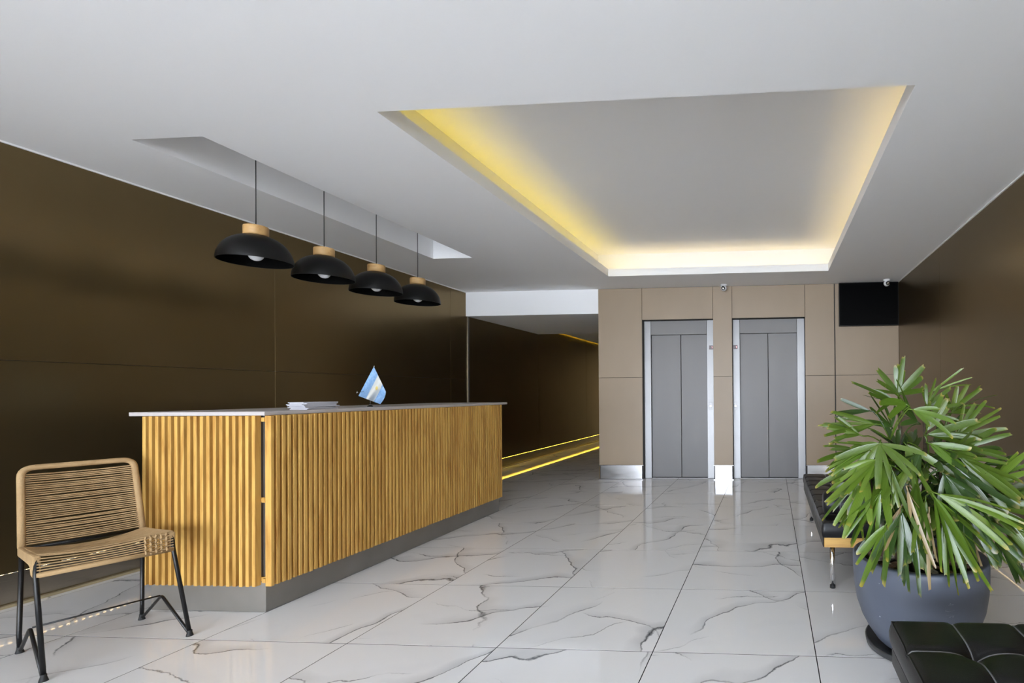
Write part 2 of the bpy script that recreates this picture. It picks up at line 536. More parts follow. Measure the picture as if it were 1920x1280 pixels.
for (nm, X, sgn, ya, yb) in (('baseboard_left', XL, 1, YF, 7.13), ('baseboard_corridor', XL, 1, 7.165, YC - .02), ('baseboard_right', XR, -1, YF, YE - .03)):
    f = MB(); a, b_ = sorted((X - sgn * .056, X - sgn * .046)); f.box(a, b_, ya, yb, 0.001, ZP - .04 if nm == 'baseboard_corridor' else ZP - .003 if nm == 'baseboard_left' else ZP - .013)
    bb = f.build(nm, BASEM, kind='structure', label='bronze steel baseboard under the wall panels')
    l = MB(); a, b_ = sorted((X - sgn * .046, X - sgn * .018)); l.box(a, b_, ya, yb, 0.0005, .016)
    l.build('floor_lip', LIPM, bb)
    l = MB(); a, b_ = sorted((X - sgn * .018, X - sgn * .010)); zl = {'baseboard_corridor': .170, 'baseboard_left': ZP, 'baseboard_right': ZP - .01}[nm]; dz = .0045 if nm == 'baseboard_corridor' else .0030; l.box(a, b_, ya + .01, yb - .01, zl - dz, zl - .0008)
    l.build('led_strip', LED_CORR if nm == 'baseboard_corridor' else LED_BASE, bb)

MB().box(XL - .03, XL + .010, 7.131, 7.163, .001, 2.362).build('trim_1', GREYTRIM, kind='structure', label='vertical aluminium trim where the corridor begins')
MB().box(XL - .01, XL + .012, YF, 7.09, HC - .010, HC - .0005).build('trim_2', TRIMW, kind='structure', label='thin white bead along the top of the counter wall')
MB().box(XR - .012, XR + .01, YF, YE - .002, HC - .010, HC - .0005).build('trim_3', TRIMW, kind='structure', label='thin white bead along the top of the palm wall')

# ------------------------------------------------------------------ lift wall
wb = MB()
D0, D1 = 7.187, 7.30
OPN = [(-1.820, -.809), (-.540, .474)]
ZO = 2.259
wb.box(XE + .004, OPN[0][0], YE + .02, 7.5, -.05, 3.2); wb.box(OPN[0][1], OPN[1][0], YE + .02, 7.5, -.05, 3.2)
wb.box(OPN[1][1], XR + .3, YE + .02, 7.5, -.05, 3.2)
for a, b_ in OPN: wb.box(a, b_, YE + .02, 7.5, ZO, 3.2); wb.box(a, b_, 7.32, 7.5, -.05, ZO)
wall_back = wb.build('wall_back', simple('dark_reveal', (.03, .025, .02), .6), kind='structure', label='beige panelled wall round the two lifts')
ZB = .205


def bpanel(x0, x1, z0, z1):
    b = MB(); xc, zc = (x0 + x1) / 2, (z0 + z1) / 2; w, h = (x1 - x0) / 2 - .0022, (z1 - z0) / 2 - .0022
    b.cbox(-w, w, -.0095, .0095, -h, h, .0015)
    o = b.build('panel', BEIGE, wall_back); o.location = (xc, YE + .0097, zc)


for x0, x1 in ((XE, OPN[0][0]), (OPN[0][1], OPN[1][0]), (OPN[1][1], .877), (.888, XR)):
    bpanel(x0, x1, ZB, ZSEAM); bpanel(x0, x1, ZSEAM, HC - .003)
for a, b_ in OPN: bpanel(a, b_, ZO, HC - .003)
bb = MB().box(XE + .02, OPN[0][0] - .016, YE + .002, YE + .019, .012, .196).build('baseboard_back', SKIRT, kind='structure', label='polished steel skirting at the foot of the lift wall')
for x0, x1 in ((OPN[0][1] + .016, OPN[1][0] - .016), (OPN[1][1] + .016, .877), (.888, XR - .06)):
    MB().box(x0, x1, YE + .002, YE + .019, .012, .196).build('skirting_face', SKIRT, bb)
for x0, x1 in ((XE, OPN[0][0]), (OPN[0][1], OPN[1][0]), (OPN[1][1], .877), (.888, XR - .06)):
    MB().cbox(x0 - .008, x1 + (.008 if x1 < 1 else 0), YE - .012, YE + .019, .1965, .2065, .002).build('skirting_ledge', SKIRT, bb)
    MB().cbox(x0 - .008, x1 + (.008 if x1 < 1 else 0), YE - .014, YE + .019, .0008, .0115, .002).build('skirting_foot', SKIRT, bb)
MB().box(XE - .004, XE + .0035, YE + .02, YC, 0.001, 3.2).build('wall_corridor', BROWN, kind='structure', label='corridor side of the lift block')


def lift(name, ox0, ox1, jl, jr, mid, ind, btn, label):
    d = link(name, None, kind='structure', label=label)
    zt, zh = 2.256, 2.055
    MB().cbox(ox0 + .001, jl, D0, D0 + .05, .001, zt, .003).build('jamb', STEELF, d)
    MB().cbox(jr, ox1 - .001, D0, D0 + .05, .001, zt, .003).build('jamb', STEELF, d)
    MB().cbox(jl + .0005, jr - .0005, D0, D0 + .05, zh, zt, .003).build('header', STEEL, d)
    MB().cbox(jl - .02, mid - .0025, D0 + .054, D0 + .085, .008, zh + .03, .003).build('door_leaf', STEEL, d)
    MB().cbox(mid + .0025, jr + .02, D0 + .060, D0 + .091, .008, zh + .03, .003).build('door_leaf', STEEL, d)
    MB().box(ox0 + .001, ox1 - .001, D0 + .02, D0 + .13, -.004, .004).build('sill', STEELF, d)
    MB().box(jl - .02, jr + .02, D0 + .095, D0 + .11, .001, zh + .03).build('shaft_backing', GROUT, d)
    p = MB().cbox(ind - .029, ind + .029, D0 - .006, D0 - .0003, 1.838, 1.892, .002).build('floor_display', INDICATOR, d)
    MB().box(ind + .011, ind + .017, D0 - .0072, D0 - .0062, 1.850, 1.880).add([(ind + .003, D0 - .0067, 1.871), (ind + .011, D0 - .0067, 1.880), (ind + .011, D0 - .0067, 1.873)], [(0, 1, 2)]).build('digit', REDLED, p)
    q = MB().cbox(btn - .022, btn + .022, D0 - .004, D0 - .0003, .975, 1.085, .002).build('call_plate', STEELF, d)
    m = MB(); n = 20
    for zc in (1.03,):
        v = [(btn + .011 * cos(2 * pi * k / n), D0 - y, zc + .011 * sin(2 * pi * k / n)) for y in (.0042, .009) for k in range(n)]
        m.add(v, [(k, (k + 1) % n, n + (k + 1) % n, n + k) for k in range(n)] + [tuple(range(n, 2 * n))])
    m.build('call_button', CHROME, q)


lift('door_1', OPN[0][0], OPN[0][1], -1.720, -.913, -1.296, -.848, -.862, 'brushed steel lift door beside the dark corridor')
lift('door_2', OPN[1][0], OPN[1][1], -.441, .367, -.042, -.502, -.508, 'brushed steel lift door beside the television')

# ------------------------------------------------------------------ corridor
ZC1, ZC2, YB = 2.365, 2.49, 9.40
MB().box(XL - .25, XE - .004, 7.095, YB, ZC1, 2.80).build('ceiling_corridor', WHITE, kind='structure', label='lowered white bulkhead over the corridor mouth')
cc = MB(); cc.box(XL + .075, XE - .004, YB + .001, YC, ZC2, ZC2 + .03); cc.box(XL - .25, XE - .004, YB + .001, YC, 2.62, 2.66)
cc2 = cc.build('ceiling_corridor_inner', WHITE, kind='structure', label='corridor ceiling with a lit gap along the wall')
MB().box(XL + .082, XL + .094, YB + .02, YC - .05, ZC2 + .031, ZC2 + .036).build('led_strip', emit('led_strip_corridor', (1.0, .68, .05), 6.0), cc2)
MB().box(XL - .25, XE, YC, YC + .15, -.05, 3.2).build('wall_corridor_end', BROWN, kind='structure', label='dark end wall of the corridor')

# ------------------------------------------------------------------ glazed entrance behind the camera
ef = MB(); ef.box(XL - .3, XL + .0, YF - .12, YF, 0, 3.2); ef.box(XR, XR + .3, YF - .12, YF, 0, 3.2); ef.box(XL, XR, YF - .12, YF, HC - .02, 3.2)
ef.build('wall_front', WHITE, kind='structure', label='white frame of the street entrance')
MB().box(XL - 2, XR + 2, YF - 4.2, YF - .121, 2.75, 2.95).build('sky_cutting_canopy', simple('sky_cutter_grey', (.45, .44, .42), .8), kind='structure', label='unseen flat canopy added outside the entrance to cut high sky light')  # unseen overhang, added to keep high sky off the floor near the entrance
w1 = link('window_1', None, kind='structure', label='glazed street entrance with slim dark mullions')
for x in (XL + .03, -2.4, -.33, XR - .03):
    MB().box(x - .025, x + .025, YF - .09, YF - .03, .001, HC - .021).build('mullion', BLACKM, w1)

# ------------------------------------------------------------------ coffer lights
for (a, b_, c, d, mt, lb) in ((X0 + .07, X0 + .085, RY0, RY1, LED_YEL, 'yellow light strip hidden in the coffer edge nearest the pendants'),
                              (RX0, RX1, Y1 - .085, Y1 - .07, LED_WARM, 'warm light strip hidden in the coffer edge nearest the lifts'),
                              (X1 - .085, X1 - .07, RY0 + .3, RY1, LED_WARM, 'warm light strip hidden in the coffer edge nearest the palm')):
    MB().box(a, b_, c, d, HC + .0165, HC + .022).build('light_strip', mt, label=lb, category='light strip', group='light strips in the ceiling coffer')

# ------------------------------------------------------------------ reception counter
cnt = thing('reception_counter', 'long reception counter clad in vertical honey wood slats with grey plinth', 'counter', (-3.21, 3.92, 0))


def cpart(b, name, mat, parent=None):
    o = b.build(name, mat, parent or cnt)
    if not parent: o.location = (3.21, -3.92, 0)
    return o


CX0, CX1, CY0, CY1 = -3.569, -2.863, 2.684, 5.137
cpart(MB().cbox(CX0, CX1, CY0, CY1 + .014, .0008, .172, .002), 'plinth', PLINTH)
cpart(MB().box(CX0 + .005, -2.862, 2.703, CY1 - .01, .172, 1.1148), 'body', CARC)
cpart(MB().cbox(-3.655, -2.826, 2.645, 5.258, 1.115, 1.137, .002), 'worktop', TOPM)
for z in (.175, .625, 1.080):
    cpart(MB().box(-2.8618, -2.8437, 2.662, CY1 - .012, z, z + .022), 'batten', SLAT)
    cpart(MB().box(CX0 + .01, -2.863, 2.687, 2.7028, z, z + .022), 'batten', SLAT)
sw, sd = .0195, .0360
sm = MB(); sm.cbox(-sw / 2, sw / 2, -sd / 2, sd / 2, -.479, .479, .0012)
first = sm.build('slat', SLAT, cnt); n_side, n_front = 18, 72
rs = random.Random(3)
zc = .1550 + .479


def put_slat(x, y, rz, i):
    o = first if i == 0 else link('slat', first.data, cnt)
    o.location = (x + 3.21, y - 3.92, zc + rs.uniform(-.0015, .0015)); o.rotation_euler = (0, 0, rz)


k = 0
for i in range(n_side):
    put_slat(-3.588 + (i + .5) * (.708 / n_side), 2.687 - sd / 2 - .0005, 0, k); k += 1
for i in range(n_front):
    put_slat(-2.8437 + sd / 2 + .0005, 2.662 + (i + .35) * (2.465 / n_front), pi / 2, k); k += 1

# ------------------------------------------------------------------ things on the counter
rp = random.Random(5)
for i in range(8):
    b = MB(); w, d, h = .055, .118, .0056
    lift_ = .0  # slightly bowed envelope
    n = 8; v = []
    for q in range(n + 1):
        t = q / n * 2 - 1; z = .0012 * (1 - t * t) * 0.6
        v += [(-w, t * d, z), (w, t * d, z), (w, t * d, z + h), (-w, t * d, z + h)]
    f = [(0, 1, 2, 3)] + [tuple(4 * n + j for j in (3, 2, 1, 0))]
    for q in range(n):
        for j in range(4):
            f.append((4 * q + j, 4 * q + 4 + j, 4 * q + 4 + (j + 1) % 4, 4 * q + (j + 1) % 4))
    b.add(v, f)
    o = b.build('envelope', PAPER, label='white envelope, %s of the pile on the counter' % ('bottom one', 'second from the bottom', 'third from the bottom', 'fourth from the bottom', 'fourth from the top', 'third from the top', 'second from the top', 'topmost')[i], category='envelope', group='envelopes piled on the counter')
    o.location = (-2.916 + rp.uniform(-.008, .008), 3.045 + rp.uniform(-.012, .012), 1.1372 + i * .0058)
    o.rotation_euler = (0, 0, rp.uniform(-.08, .08))

YFg = 3.66
fb = at(694, 759, YFg); fb.z = 1.1373
fg = thing('table_flag', 'small blue and white striped table flag on the counter', 'flag', fb)


def fpt(px, py, dy=0.):
    return at(px, py, YFg + dy) - fb


MB().lathe([(.0001, 0), (.019, 0), (.019, .005), (.013, .009), (.0055, .012), (.0045, .020), (.0001, .020)], n=24).build('base', BLACKM, fg)
MB().lathe([(.0001, .0105), (.0105, .0125), (.0100, .0150), (.0045, .0170)], n=24).build('collar', SILVER, fg)
top = fpt(701.5, 687.5, .012); MB().tube([(0, 0, .015), fpt(695, 740, .010), top], .0022, 8).build('pole', SILVER, fg)
MB().lathe([(.0001, 0), (.0035, .003), (.0035, .006), (.0001, .010)], n=12).build('finial', SILVER, fg).location = top
MB().tube([fpt(697, 733, .016), fpt(668.5, 735.5, .014)], .0016, 8).tube([fpt(669.6, 733.2, .014), fpt(669.0, 737.8, .014)], .0026, 8).build('side_rod', SILVER, fg)
A, B, C_, D_ = (701, 687), (672, 742), (713, 757.5), (723.5, 734)
fm = MB(); nu, nv = 18, 18; v, uvs, fcs = [], [], []
for side in (0, 1):
    for j in range(nv + 1):
        for i in range(nu + 1):
            u, w = i / nu, j / nv
            bl = .10 * sin(pi * w)
            px = (A[0] * (1 - w) + B[0] * w) * (1 - u) + (D_[0] * (1 - w) + C_[0] * w) * u
            py = (A[1] * (1 - w) + B[1] * w) * (1 - u) + (D_[1] * (1 - w) + C_[1] * w) * u
            px += 2.5 * sin(pi * w) * u * u
            dy = .030 * sin(u * 8.5 + w * 1.6) * (.25 + w) + .006 * sin(w * 9 + u * 3) + side * .0012
            v.append(fpt(px, py, dy - .012)); uvs.append((u, w))
n1 = (nu + 1) * (nv + 1)
for j in range(nv):
    for i in range(nu):
        a = j * (nu + 1) + i; q = (a, a + 1, a + nu + 2, a + nu + 1)
        fcs.append(q); fcs.append(tuple(n1 + x for x in reversed(q)))
fm.add(v, fcs, True, uvs); fm.build('cloth', FLAG, fg)

# ------------------------------------------------------------------ pendant lamps
RL, ZR = .197, 2.128
SHADE = simple('matt_black_shade', (.0045, .0043, .0042), .42, spec=.28)
LINING = simple('black_lining', (.0025, .0024, .0024), .8, spec=.08)


def pendant():
    t = thing('pendant_lamp', '', 'pendant lamp')
    h = .182
    prof = []
    for i in range(19):
        a = i / 18 * pi / 2 * .975
        prof.append((RL * cos(a) ** .86 if i else RL, h * sin(a) ** 1.02))
    pin = [(max(r - .004, .001), z - .003) for r, z in reversed(prof)]
    pin[-1] = (RL - .004, .0)
    MB().lathe(prof + pin[:1], n=64).lathe([(RL, 0), (RL - .004, 0)], n=64).build('shade', SHADE, t)
    MB().lathe(pin, n=64).build('lining', LINING, t)
    MB().lathe([(.0001, .178), (.062, .178), (.066, .182), (.0665, .232), (.064, .2395), (.058, .242), (.0001, .243)], n=40).build('cap', CAPW, t)
    MB().tube([(0, 0, .2405), (0, 0, .60), (0, 0, HC + .36 - ZR - .03)], .0030, 8).build('cord', CORDM, t)
    zt_ = HC + .3598 - ZR
    MB().lathe([(.0001, zt_ - .03), (.045, zt_ - .03), (.05, zt_ - .024), (.05, zt_ - .0002), (.0001, zt_ - .0002)], n=32).build('ceiling_rose', BLACKM, t)
    MB().lathe([(.0001, .1), (.02, .1), (.02, .172), (.0001, .172)], n=20).build('socket', BLACKM, t)
    MB().lathe([(.0001, .008)] + [(.042 * sin(a), .050 - .042 * cos(a)) for a in [pi * k / 12 for k in range(1, 10)]] + [(.020, .096), (.020, .101)], n=28).build('bulb', BULB, t)
    return t


pd = pendant()
labs = ['black dome pendant lamp with wooden cap, the nearest one over the slatted counter side',
        'black dome pendant lamp with wooden cap, second from the rope chair end of the row',
        'black dome pendant lamp with wooden cap, second from the corridor end of the row',
        'black dome pendant lamp with wooden cap, the one hanging nearest the corridor']
for i in range(4):
    o = pd if i == 0 else copy_tree(pd)
    o.location = (-3.46, 3.185 + .5235 * i, ZR); o['label'] = labs[i]; o['group'] = 'pendant lamps in the ceiling slot'

# ------------------------------------------------------------------ television and security cameras
tv = thing('television', 'black flat television mounted high above the palm beside the lifts', 'television', (1.335, YE - .05, 2.40))
MB().cbox(-.400, .400, -.018, .018, -.288, .305, .004).build('housing', BEZEL, tv)
MB().box(-.391, .391, -.0192, -.0183, -.276, .296).build('screen', GLASSY, tv)
MB().box(-.15, .15, .0185, .0498, -.12, .12).build('wall_bracket', BEZEL, tv)


def cctv(label, loc, yaw):
    t = thing('security_camera', label, 'security camera', loc, yaw, group='dome cameras under the ceiling')
    MB().lathe([(.0001, 0), (.047, 0), (.047, -.016), (.042, -.022), (.0001, -.022)], n=32).build('mount', WPLASTIC, t)
    b = MB(); b.lathe([(max(.0001, .041 * sin(a)), -.050 + .041 * cos(a)) for a in [pi * k / 14 for k in range(15)]], n=28); b.build('ball', WPLASTIC, t)
    f = MB(); prof = [(.026, .028), (.026, .044), (.021, .046), (.0001, .046)]; n = 24; v, fc = [], []
    for r, y in prof:
        for k_ in range(n): v.append((r * cos(2 * pi * k_ / n), -y, -.054 + r * sin(2 * pi * k_ / n)))
    for i in range(3):
        for k_ in range(n): fc.append((i * n + k_, i * n + (k_ + 1) % n, (i + 1) * n + (k_ + 1) % n, (i + 1) * n + k_))
    f.add(v, fc, True); l = f.build('lens_housing', LENS, t)
    g = MB(); prof = [(.013, .0462), (.013, .049), (.010, .050), (.0001, .050)]; v, fc = [], []
    for r, y in prof:
        for k_ in range(n): v.append((r * cos(2 * pi * k_ / n), -y, -.054 + r * sin(2 * pi * k_ / n)))
    for i in range(3):
        for k_ in range(n): fc.append((i * n + k_, i * n + (k_ + 1) % n, (i + 1) * n + (k_ + 1) % n, (i + 1) * n + k_))
    g.add(v, fc, True); g.build('lens', SILVER, l)
    return t


cctv('white dome camera on the ceiling above the gap between the lifts', (-.645, 6.99, HC), -.1)
cctv('white dome camera on the ceiling in front of the television', (1.555, 6.91, HC), .2)

# ------------------------------------------------------------------ benches
def cushion(w, l, z0, z1, nx, ny, per=14):
    """leather cushion w x l (x, y from 0), tufted nx by ny"""
    def z(x, y):
        gx, gy = x / w * nx, y / l * ny
        fx, fy = abs(gx - round(gx)), abs(gy - round(gy))
        px, py = w / nx, l / ny
        dx, dy = fx * px, fy * py
        ex = round(gx) in (0, nx); ey = round(gy) in (0, ny)
        h = 0.
        if not ex: h -= .010 * math.exp(-(dx / .011) ** 1.3)
        if not ey: h -= .010 * math.exp(-(dy / .011) ** 1.3)
        if not ex and not ey: h -= .026 * math.exp(-((dx * dx + dy * dy) / .042 ** 2) ** .8)
        e = min(x, w - x, y, l - y)
        if e < .02: h -= .012 * (1 - e / .02) ** 2
        return z1 + h
    m = MB(); NX, NY = nx * per, ny * per
    v = [(w * i / NX, l * j / NY, z(w * i / NX, l * j / NY)) for j in range(NY + 1) for i in range(NX + 1)]
    f = [(j * (NX + 1) + i, j * (NX + 1) + i + 1, (j + 1) * (NX + 1) + i + 1, (j + 1) * (NX + 1) + i) for j in range(NY) for i in range(NX)]
    m.add(v, f, True)
    ring = [(i, 0) for i in range(NX)] + [(NX, j) for j in range(NY)] + [(i, NY) for i in range(NX, 0, -1)] + [(0, j) for j in range(NY, 0, -1)]
    rows = [(0, None)] + [(.008 * sin(pi * t), z1 - .012 - (z1 - .012 - z0) * t) for t in (.05, .2, .4, .6, .8, .95, 1.)]
    v, f = [], []
    for off, zz in rows:
        for i, j in ring:
            x, y = w * i / NX, l * j / NY
            ox = -off if i == 0 else (off if i == NX else 0); oy = -off if j == 0 else (off if j == NY else 0)
            v.append((x + ox, y + oy, z(x, y) if zz is None else zz))
    n = len(ring)
    for r in range(len(rows) - 1):
        for k_ in range(n):
            f.append((r * n + k_, (r + 1) * n + k_, (r + 1) * n + (k_ + 1) % n, r * n + (k_ + 1) % n))
    f.append(tuple((len(rows) - 1) * n + k_ for k_ in range(n)))
    m.add(v, f, True)
    # piping along the seams
    pm = MB()
    for i in range(1, nx):
        pm.tube([(w * i / nx, l * j / (NY) , z(w * i / nx, l * j / NY) + .0016) for j in range(0, NY + 1, 1)], .0026, 6)
    for j in range(1, ny):
        pm.tube([(w * i / NX, l * j / ny, z(w * i / NX, l * j / ny) + .0016) for i in range(0, NX + 1, 1)], .0026, 6)
    em = MB()
    em.tube([(w * i / NX, l * j / NY, z(w * i / NX, l * j / NY) + .001) for i, j in ring[::2]], .003, 6, closed=True)
    return m, pm, em


BW, BL = .80, 1.83
WF0, WF1, ZCU = .275, .334, .432


def bench(label, x0, y0):
    t = thing('bench', label, 'bench', (x0, y0, 0), 0, group='black leather benches')
    MB().cbox(.0065, BW - .0065, 0, .045, WF0, WF1, .003).build('frame_rail', BENCHW, t)
    MB().cbox(.0065, BW - .0065, BL - .045, BL, WF0, WF1, .003).build('frame_rail', BENCHW, t)
    for a in (0, BW - .006):
        MB().cbox(a, a + .006, .0005, BL - .0005, WF0 + .002, WF1, .002).build('side_rail', LEATHER, t)
    for sx in (.065, BW - .065):
        for sy in (.085, BL - .085):
            lg = MB().tube([(sx, sy, .020), (sx, sy, .15), (sx, sy, WF0 - .0005)], .0160, 20).build('leg', CHROME, t)
            MB().tube([(sx, sy, .0006), (sx, sy, .0195)], .0175, 20).build('foot', RUBBER, lg)
    for i in range(7):
        y = .12 + i * (BL - .24) / 6
        MB().box(.0065, BW - .0065, y - .03, y + .03, WF0 + .030, WF0 + .036).build('strap', RUBBER, t)
    m, pm, em = cushion(BW, BL, WF1 + .0005, ZCU, 4, 9)
    c = m.build('cushion', LEATHER, t)
    pm.build('seam_piping', PIPING, c); em.build('edge_piping', LEATHER, c)
    return t


bench('black tufted leather bench with wooden frame behind the potted palm', .305, 3.115)
bench('black tufted leather bench in front of the grey planter', .408, -.035)
bo = MB(); prof = [(.0001, 0), (.055, .0), (.068, .006), (.072, .02), (.073, .33), (.072, .64), (.068, .654), (.055, .66), (.0001, .66)]
n = 32; v, f = [], []
for r, x in prof:
    for k_ in range(n): v.append((x, r * cos(2 * pi * k_ / n), r * sin(2 * pi * k_ / n)))
for i in range(len(prof) - 1):
    for k_ in range(n): f.append((i * n + k_, i * n + (k_ + 1) % n, (i + 1) * n + (k_ + 1) % n, (i + 1) * n + k_))
bo.add(v, f, True)
bol = bo.build('bolster_cushion', LEATHER, label='black leather bolster lying across the end of the bench behind the palm', category='cushion')
bol.location = (.325, 3.30, ZCU + .0745)
for x in (.10, .56):
    MB().tube([(x, .0745 * cos(2 * pi * k_ / 32), .0745 * sin(2 * pi * k_ / 32)) for k_ in range(32)], .0022, 6, closed=True).build('seam', PIPING, bol)

# ------------------------------------------------------------------ rope chair
ch = thing('rope_chair', 'woven tan cord chair on black metal legs beside the counter', 'chair', (-3.302, 2.289, 0), math.atan2(-.367, .93))
# local: x forward, y to the chair's left
RB = .0088


def arc_pts(p, a, b, r, n=6):
    """rounded corner at p between directions to a and b"""
    p, a, b = Vector(p), Vector(a), Vector(b)
    u, w = (a - p).normalized(), (b - p).normalized()
    s, e = p + u * r, p + w * r
    return [(s * (1 - t) + p * t) * (1 - t) + (p * (1 - t) + e * t) * t for t in [k_ / n for k_ in range(n + 1)]]


FB = lambda s: Vector((.150, -.014 + s * .212, .438))
FT = lambda s: Vector((.140, -.014 + s * .209, .528))
BB_ = lambda s: Vector((-.235, s * .195, .505))
BT = lambda s: Vector((-.318, s * .184, .880))
VN = lambda s: Vector((-.03, s * .208, .165))
FF = lambda s: Vector((.256, s * .225, .012))
RF = lambda s: Vector((-.256, s * .197, .012))
for s in (-1, 1):
    MB().tube([FF(s), FB(s), FT(s) - Vector((0, 0, .012))], RB, 12).build('leg', BLACKM, ch, label='black front leg')
    MB().tube([RF(s), RF(s) + (BB_(s) - RF(s)) * .15 + Vector((-.004, s * .002, 0)), BB_(s) + Vector((-.0, 0, -.02))], RB, 12).build('leg', BLACKM, ch, label='black rear leg')
    pts = [FF(s) + Vector((-.012, 0, .004))] + arc_pts(VN(s), FF(s), RF(s), .02) + [RF(s) + Vector((.012, 0, .004))]
    MB().tube(pts, .0068, 10).build('side_brace', BLACKM, ch)
    for p_ in (FF(s), RF(s)):
        MB().lathe([(.0001, .0006), (.0145, .0006), (.0135, .006), (.0100, .020), (.0098, .03)], p_.x, p_.y, 16).build('foot_cap', RUBBER, ch)
MB().tube([VN(-1) + Vector((0, .006, .002)), VN(1) + Vector((0, -.006, .002))], .0042, 10).build('cross_bar', BLACKM, ch)
# back frame wrapped in cord
pts = [BB_(-1), BB_(-1) * .5 + BT(-1) * .5] + arc_pts(BT(-1), BB_(-1), BT(1), .045) + arc_pts(BT(1), BT(-1), BB_(1), .045) + [BB_(1) * .5 + BT(1) * .5, BB_(1)]
MB().tube(pts, .0135, 12).build('back_frame', ROPE, ch)
MB().tube([BB_(-1) + Vector((0, .0, -.006)), BB_(1) + Vector((0, 0, -.006))], .008, 10).build('rear_bar', BLACKM, ch)
# seat side rails, wrapped: a deep band that drops at the front
for s in (-1, 1):
    b = MB(); th = .012
    prof = [(BB_(s) + Vector((-.005, 0, .006)), .045), (BB_(s) * .55 + FT(s) * .45, .046), (FT(s) + Vector((-.055, 0, 0)), .050), (FT(s) + Vector((-.030, 0, .001)), .062), (FT(s) + Vector((-.018, 0, .001)), .095), (FT(s) + Vector((.010, 0, -.003)), .098)]
    v = []
    for p_, d in prof:
        v += [p_ + Vector((0, -th, 0)), p_ + Vector((0, th, 0)), p_ + Vector((0, th, -d)), p_ + Vector((0, -th, -d))]
    f = [(3, 2, 1, 0), tuple(4 * (len(prof) - 1) + j for j in range(4))]
    for i in range(len(prof) - 1):
        for j in range(4): f.append((4 * i + j, 4 * i + (j + 1) % 4, 4 * i + 4 + (j + 1) % 4, 4 * i + 4 + j))
    b.add(v, f)
    o = b.build('seat_side', ROPE, ch)
    bv = o.modifiers.new('soft', 'BEVEL'); bv.width = .006; bv.segments = 2
MB().tube([FB(-1), FB(1)], .0125, 12).build('front_rail', ROPE, ch)
# cords
rc = random.Random(8)


def cord(b, p, q, sag, r=.0031):
    n = 10; N = []
    for i in range(n + 1):
        t = i / n; s = 4 * t * (1 - t)
        N.append(p * (1 - t) + q * t + sag * s)
    b.tube(N, r, 6, cap=False)


b = MB(); NB = 33
for i in range(NB):
    t = .035 + i / (NB - 1) * .88
    p, q = BB_(-1) * (1 - t) + BT(-1) * t, BB_(1) * (1 - t) + BT(1) * t
    cord(b, p + Vector((.006, 0, 0)), q + Vector((.006, 0, 0)), Vector((-.030 * sin(pi * (1 - t * .8)) + rc.uniform(-.004, .004), 0, -.006 + rc.uniform(-.0028, .0028))), .0034)
b.build('back_cords', ROPE, ch, kind='stuff')
b = MB(); NS = 34
for i in range(NS):
    t = i / (NS - 1)
    p = (BB_(-1) + Vector((.012, 0, .004))) * (1 - t) + (FT(-1) + Vector((.006, 0, .003))) * t
    q = (BB_(1) + Vector((.012, 0, .004))) * (1 - t) + (FT(1) + Vector((.006, 0, .003))) * t
    cord(b, p, q, Vector((0, 0, -.030 * (1 - .35 * t) + rc.uniform(-.0040, .0040))), .0031)
b.build('seat_cords', ROPE, ch, kind='stuff')
b = MB()
for i in range(7):
    t = i / 6 * .86 + .03
    p, q = FT(-1) * (1 - t) + FB(-1) * t, FT(1) * (1 - t) + FB(1) * t
    cord(b, p + Vector((.010, 0, 0)), q + Vector((.010, 0, 0)), Vector((-.003, 0, -.020 * (1 - t))), .0030)
for q_, yk in enumerate((.100, .118, .136, .154, .172)):
    pts = []
    for k_ in range(25):
        t = -.02 + 1.02 * k_ / 24; c0 = FT(1) * (1 - t) + FB(1) * t
        pts.append((c0.x + .010 + .0062 * sin(pi * (t - .03) / (.86 / 6) + pi * q_ + pi / 2), yk, c0.z - .002))
    b.tube(pts, .0042, 6)
b.build('front_cords', ROPE, ch, kind='stuff')

# ------------------------------------------------------------------ planter and palm
PX, PY = .70, 2.50
pot = thing('planter', 'round slate grey planter with scuffed side holding the palm', 'planter', (PX, PY, 0))
sau = MB().lathe([(.0001, .002), (.235, .002), (.250, .010), (.254, .034), (.248, .037), (.240, .030), (.20, .020), (.0001, .020)], n=64)
sau.build('saucer', simple('worn_black_saucer', (.05, .05, .052), .5, noise=.5, nscale=9), pot)
prof = [(.0001, .0215), (.165, .0215), (.185, .027), (.205, .045), (.240, .095), (.270, .150), (.292, .215), (.304, .290), (.3085, .350), (.3095, .405), (.3095, .432), (.306, .4385), (.300, .440), (.280, .440), (.2745, .437), (.272, .430), (.271, .36), (.0001, .36)]
MB().lathe(prof, n=72).build('bowl', POTM, pot)
sg = MB(); n, m_ = 40, 9; rr = random.Random(2); v, f = [(0, 0, .388)], []
for i in range(1, m_ + 1):
    for k_ in range(n):
        r = .268 * i / m_; v.append((r * cos(2 * pi * k_ / n), r * sin(2 * pi * k_ / n), .385 + rr.uniform(-.007, .007)))
for k_ in range(n): f.append((0, 1 + k_, 1 + (k_ + 1) % n))
for i in range(m_ - 1):
    for k_ in range(n): f.append((1 + i * n + k_, 1 + (i + 1) * n + k_, 1 + (i + 1) * n + (k_ + 1) % n, 1 + i * n + (k_ + 1) % n))
sg.add(v, f, True).build('soil', SOIL, pot)
chip = []
for c_ in range(3):
    b = MB(); n = 7; rr = random.Random(20 + c_); v = []
    for sz in (-1, 1):
        for k_ in range(n):
            a = 2 * pi * k_ / n; v.append(((.030 if c_ < 2 else .018) * cos(a) * rr.uniform(.7, 1.15), .016 * sin(a) * rr.uniform(.7, 1.2), sz * .007 + rr.uniform(-.003, .003)))
    b.add(v, [tuple(range(n - 1, -1, -1)), tuple(range(n, 2 * n))] + [(k_, (k_ + 1) % n, n + (k_ + 1) % n, n + k_) for k_ in range(n)])
    me = b.build('chip', STONE if c_ == 2 else BARK, pot); chip.append(me)
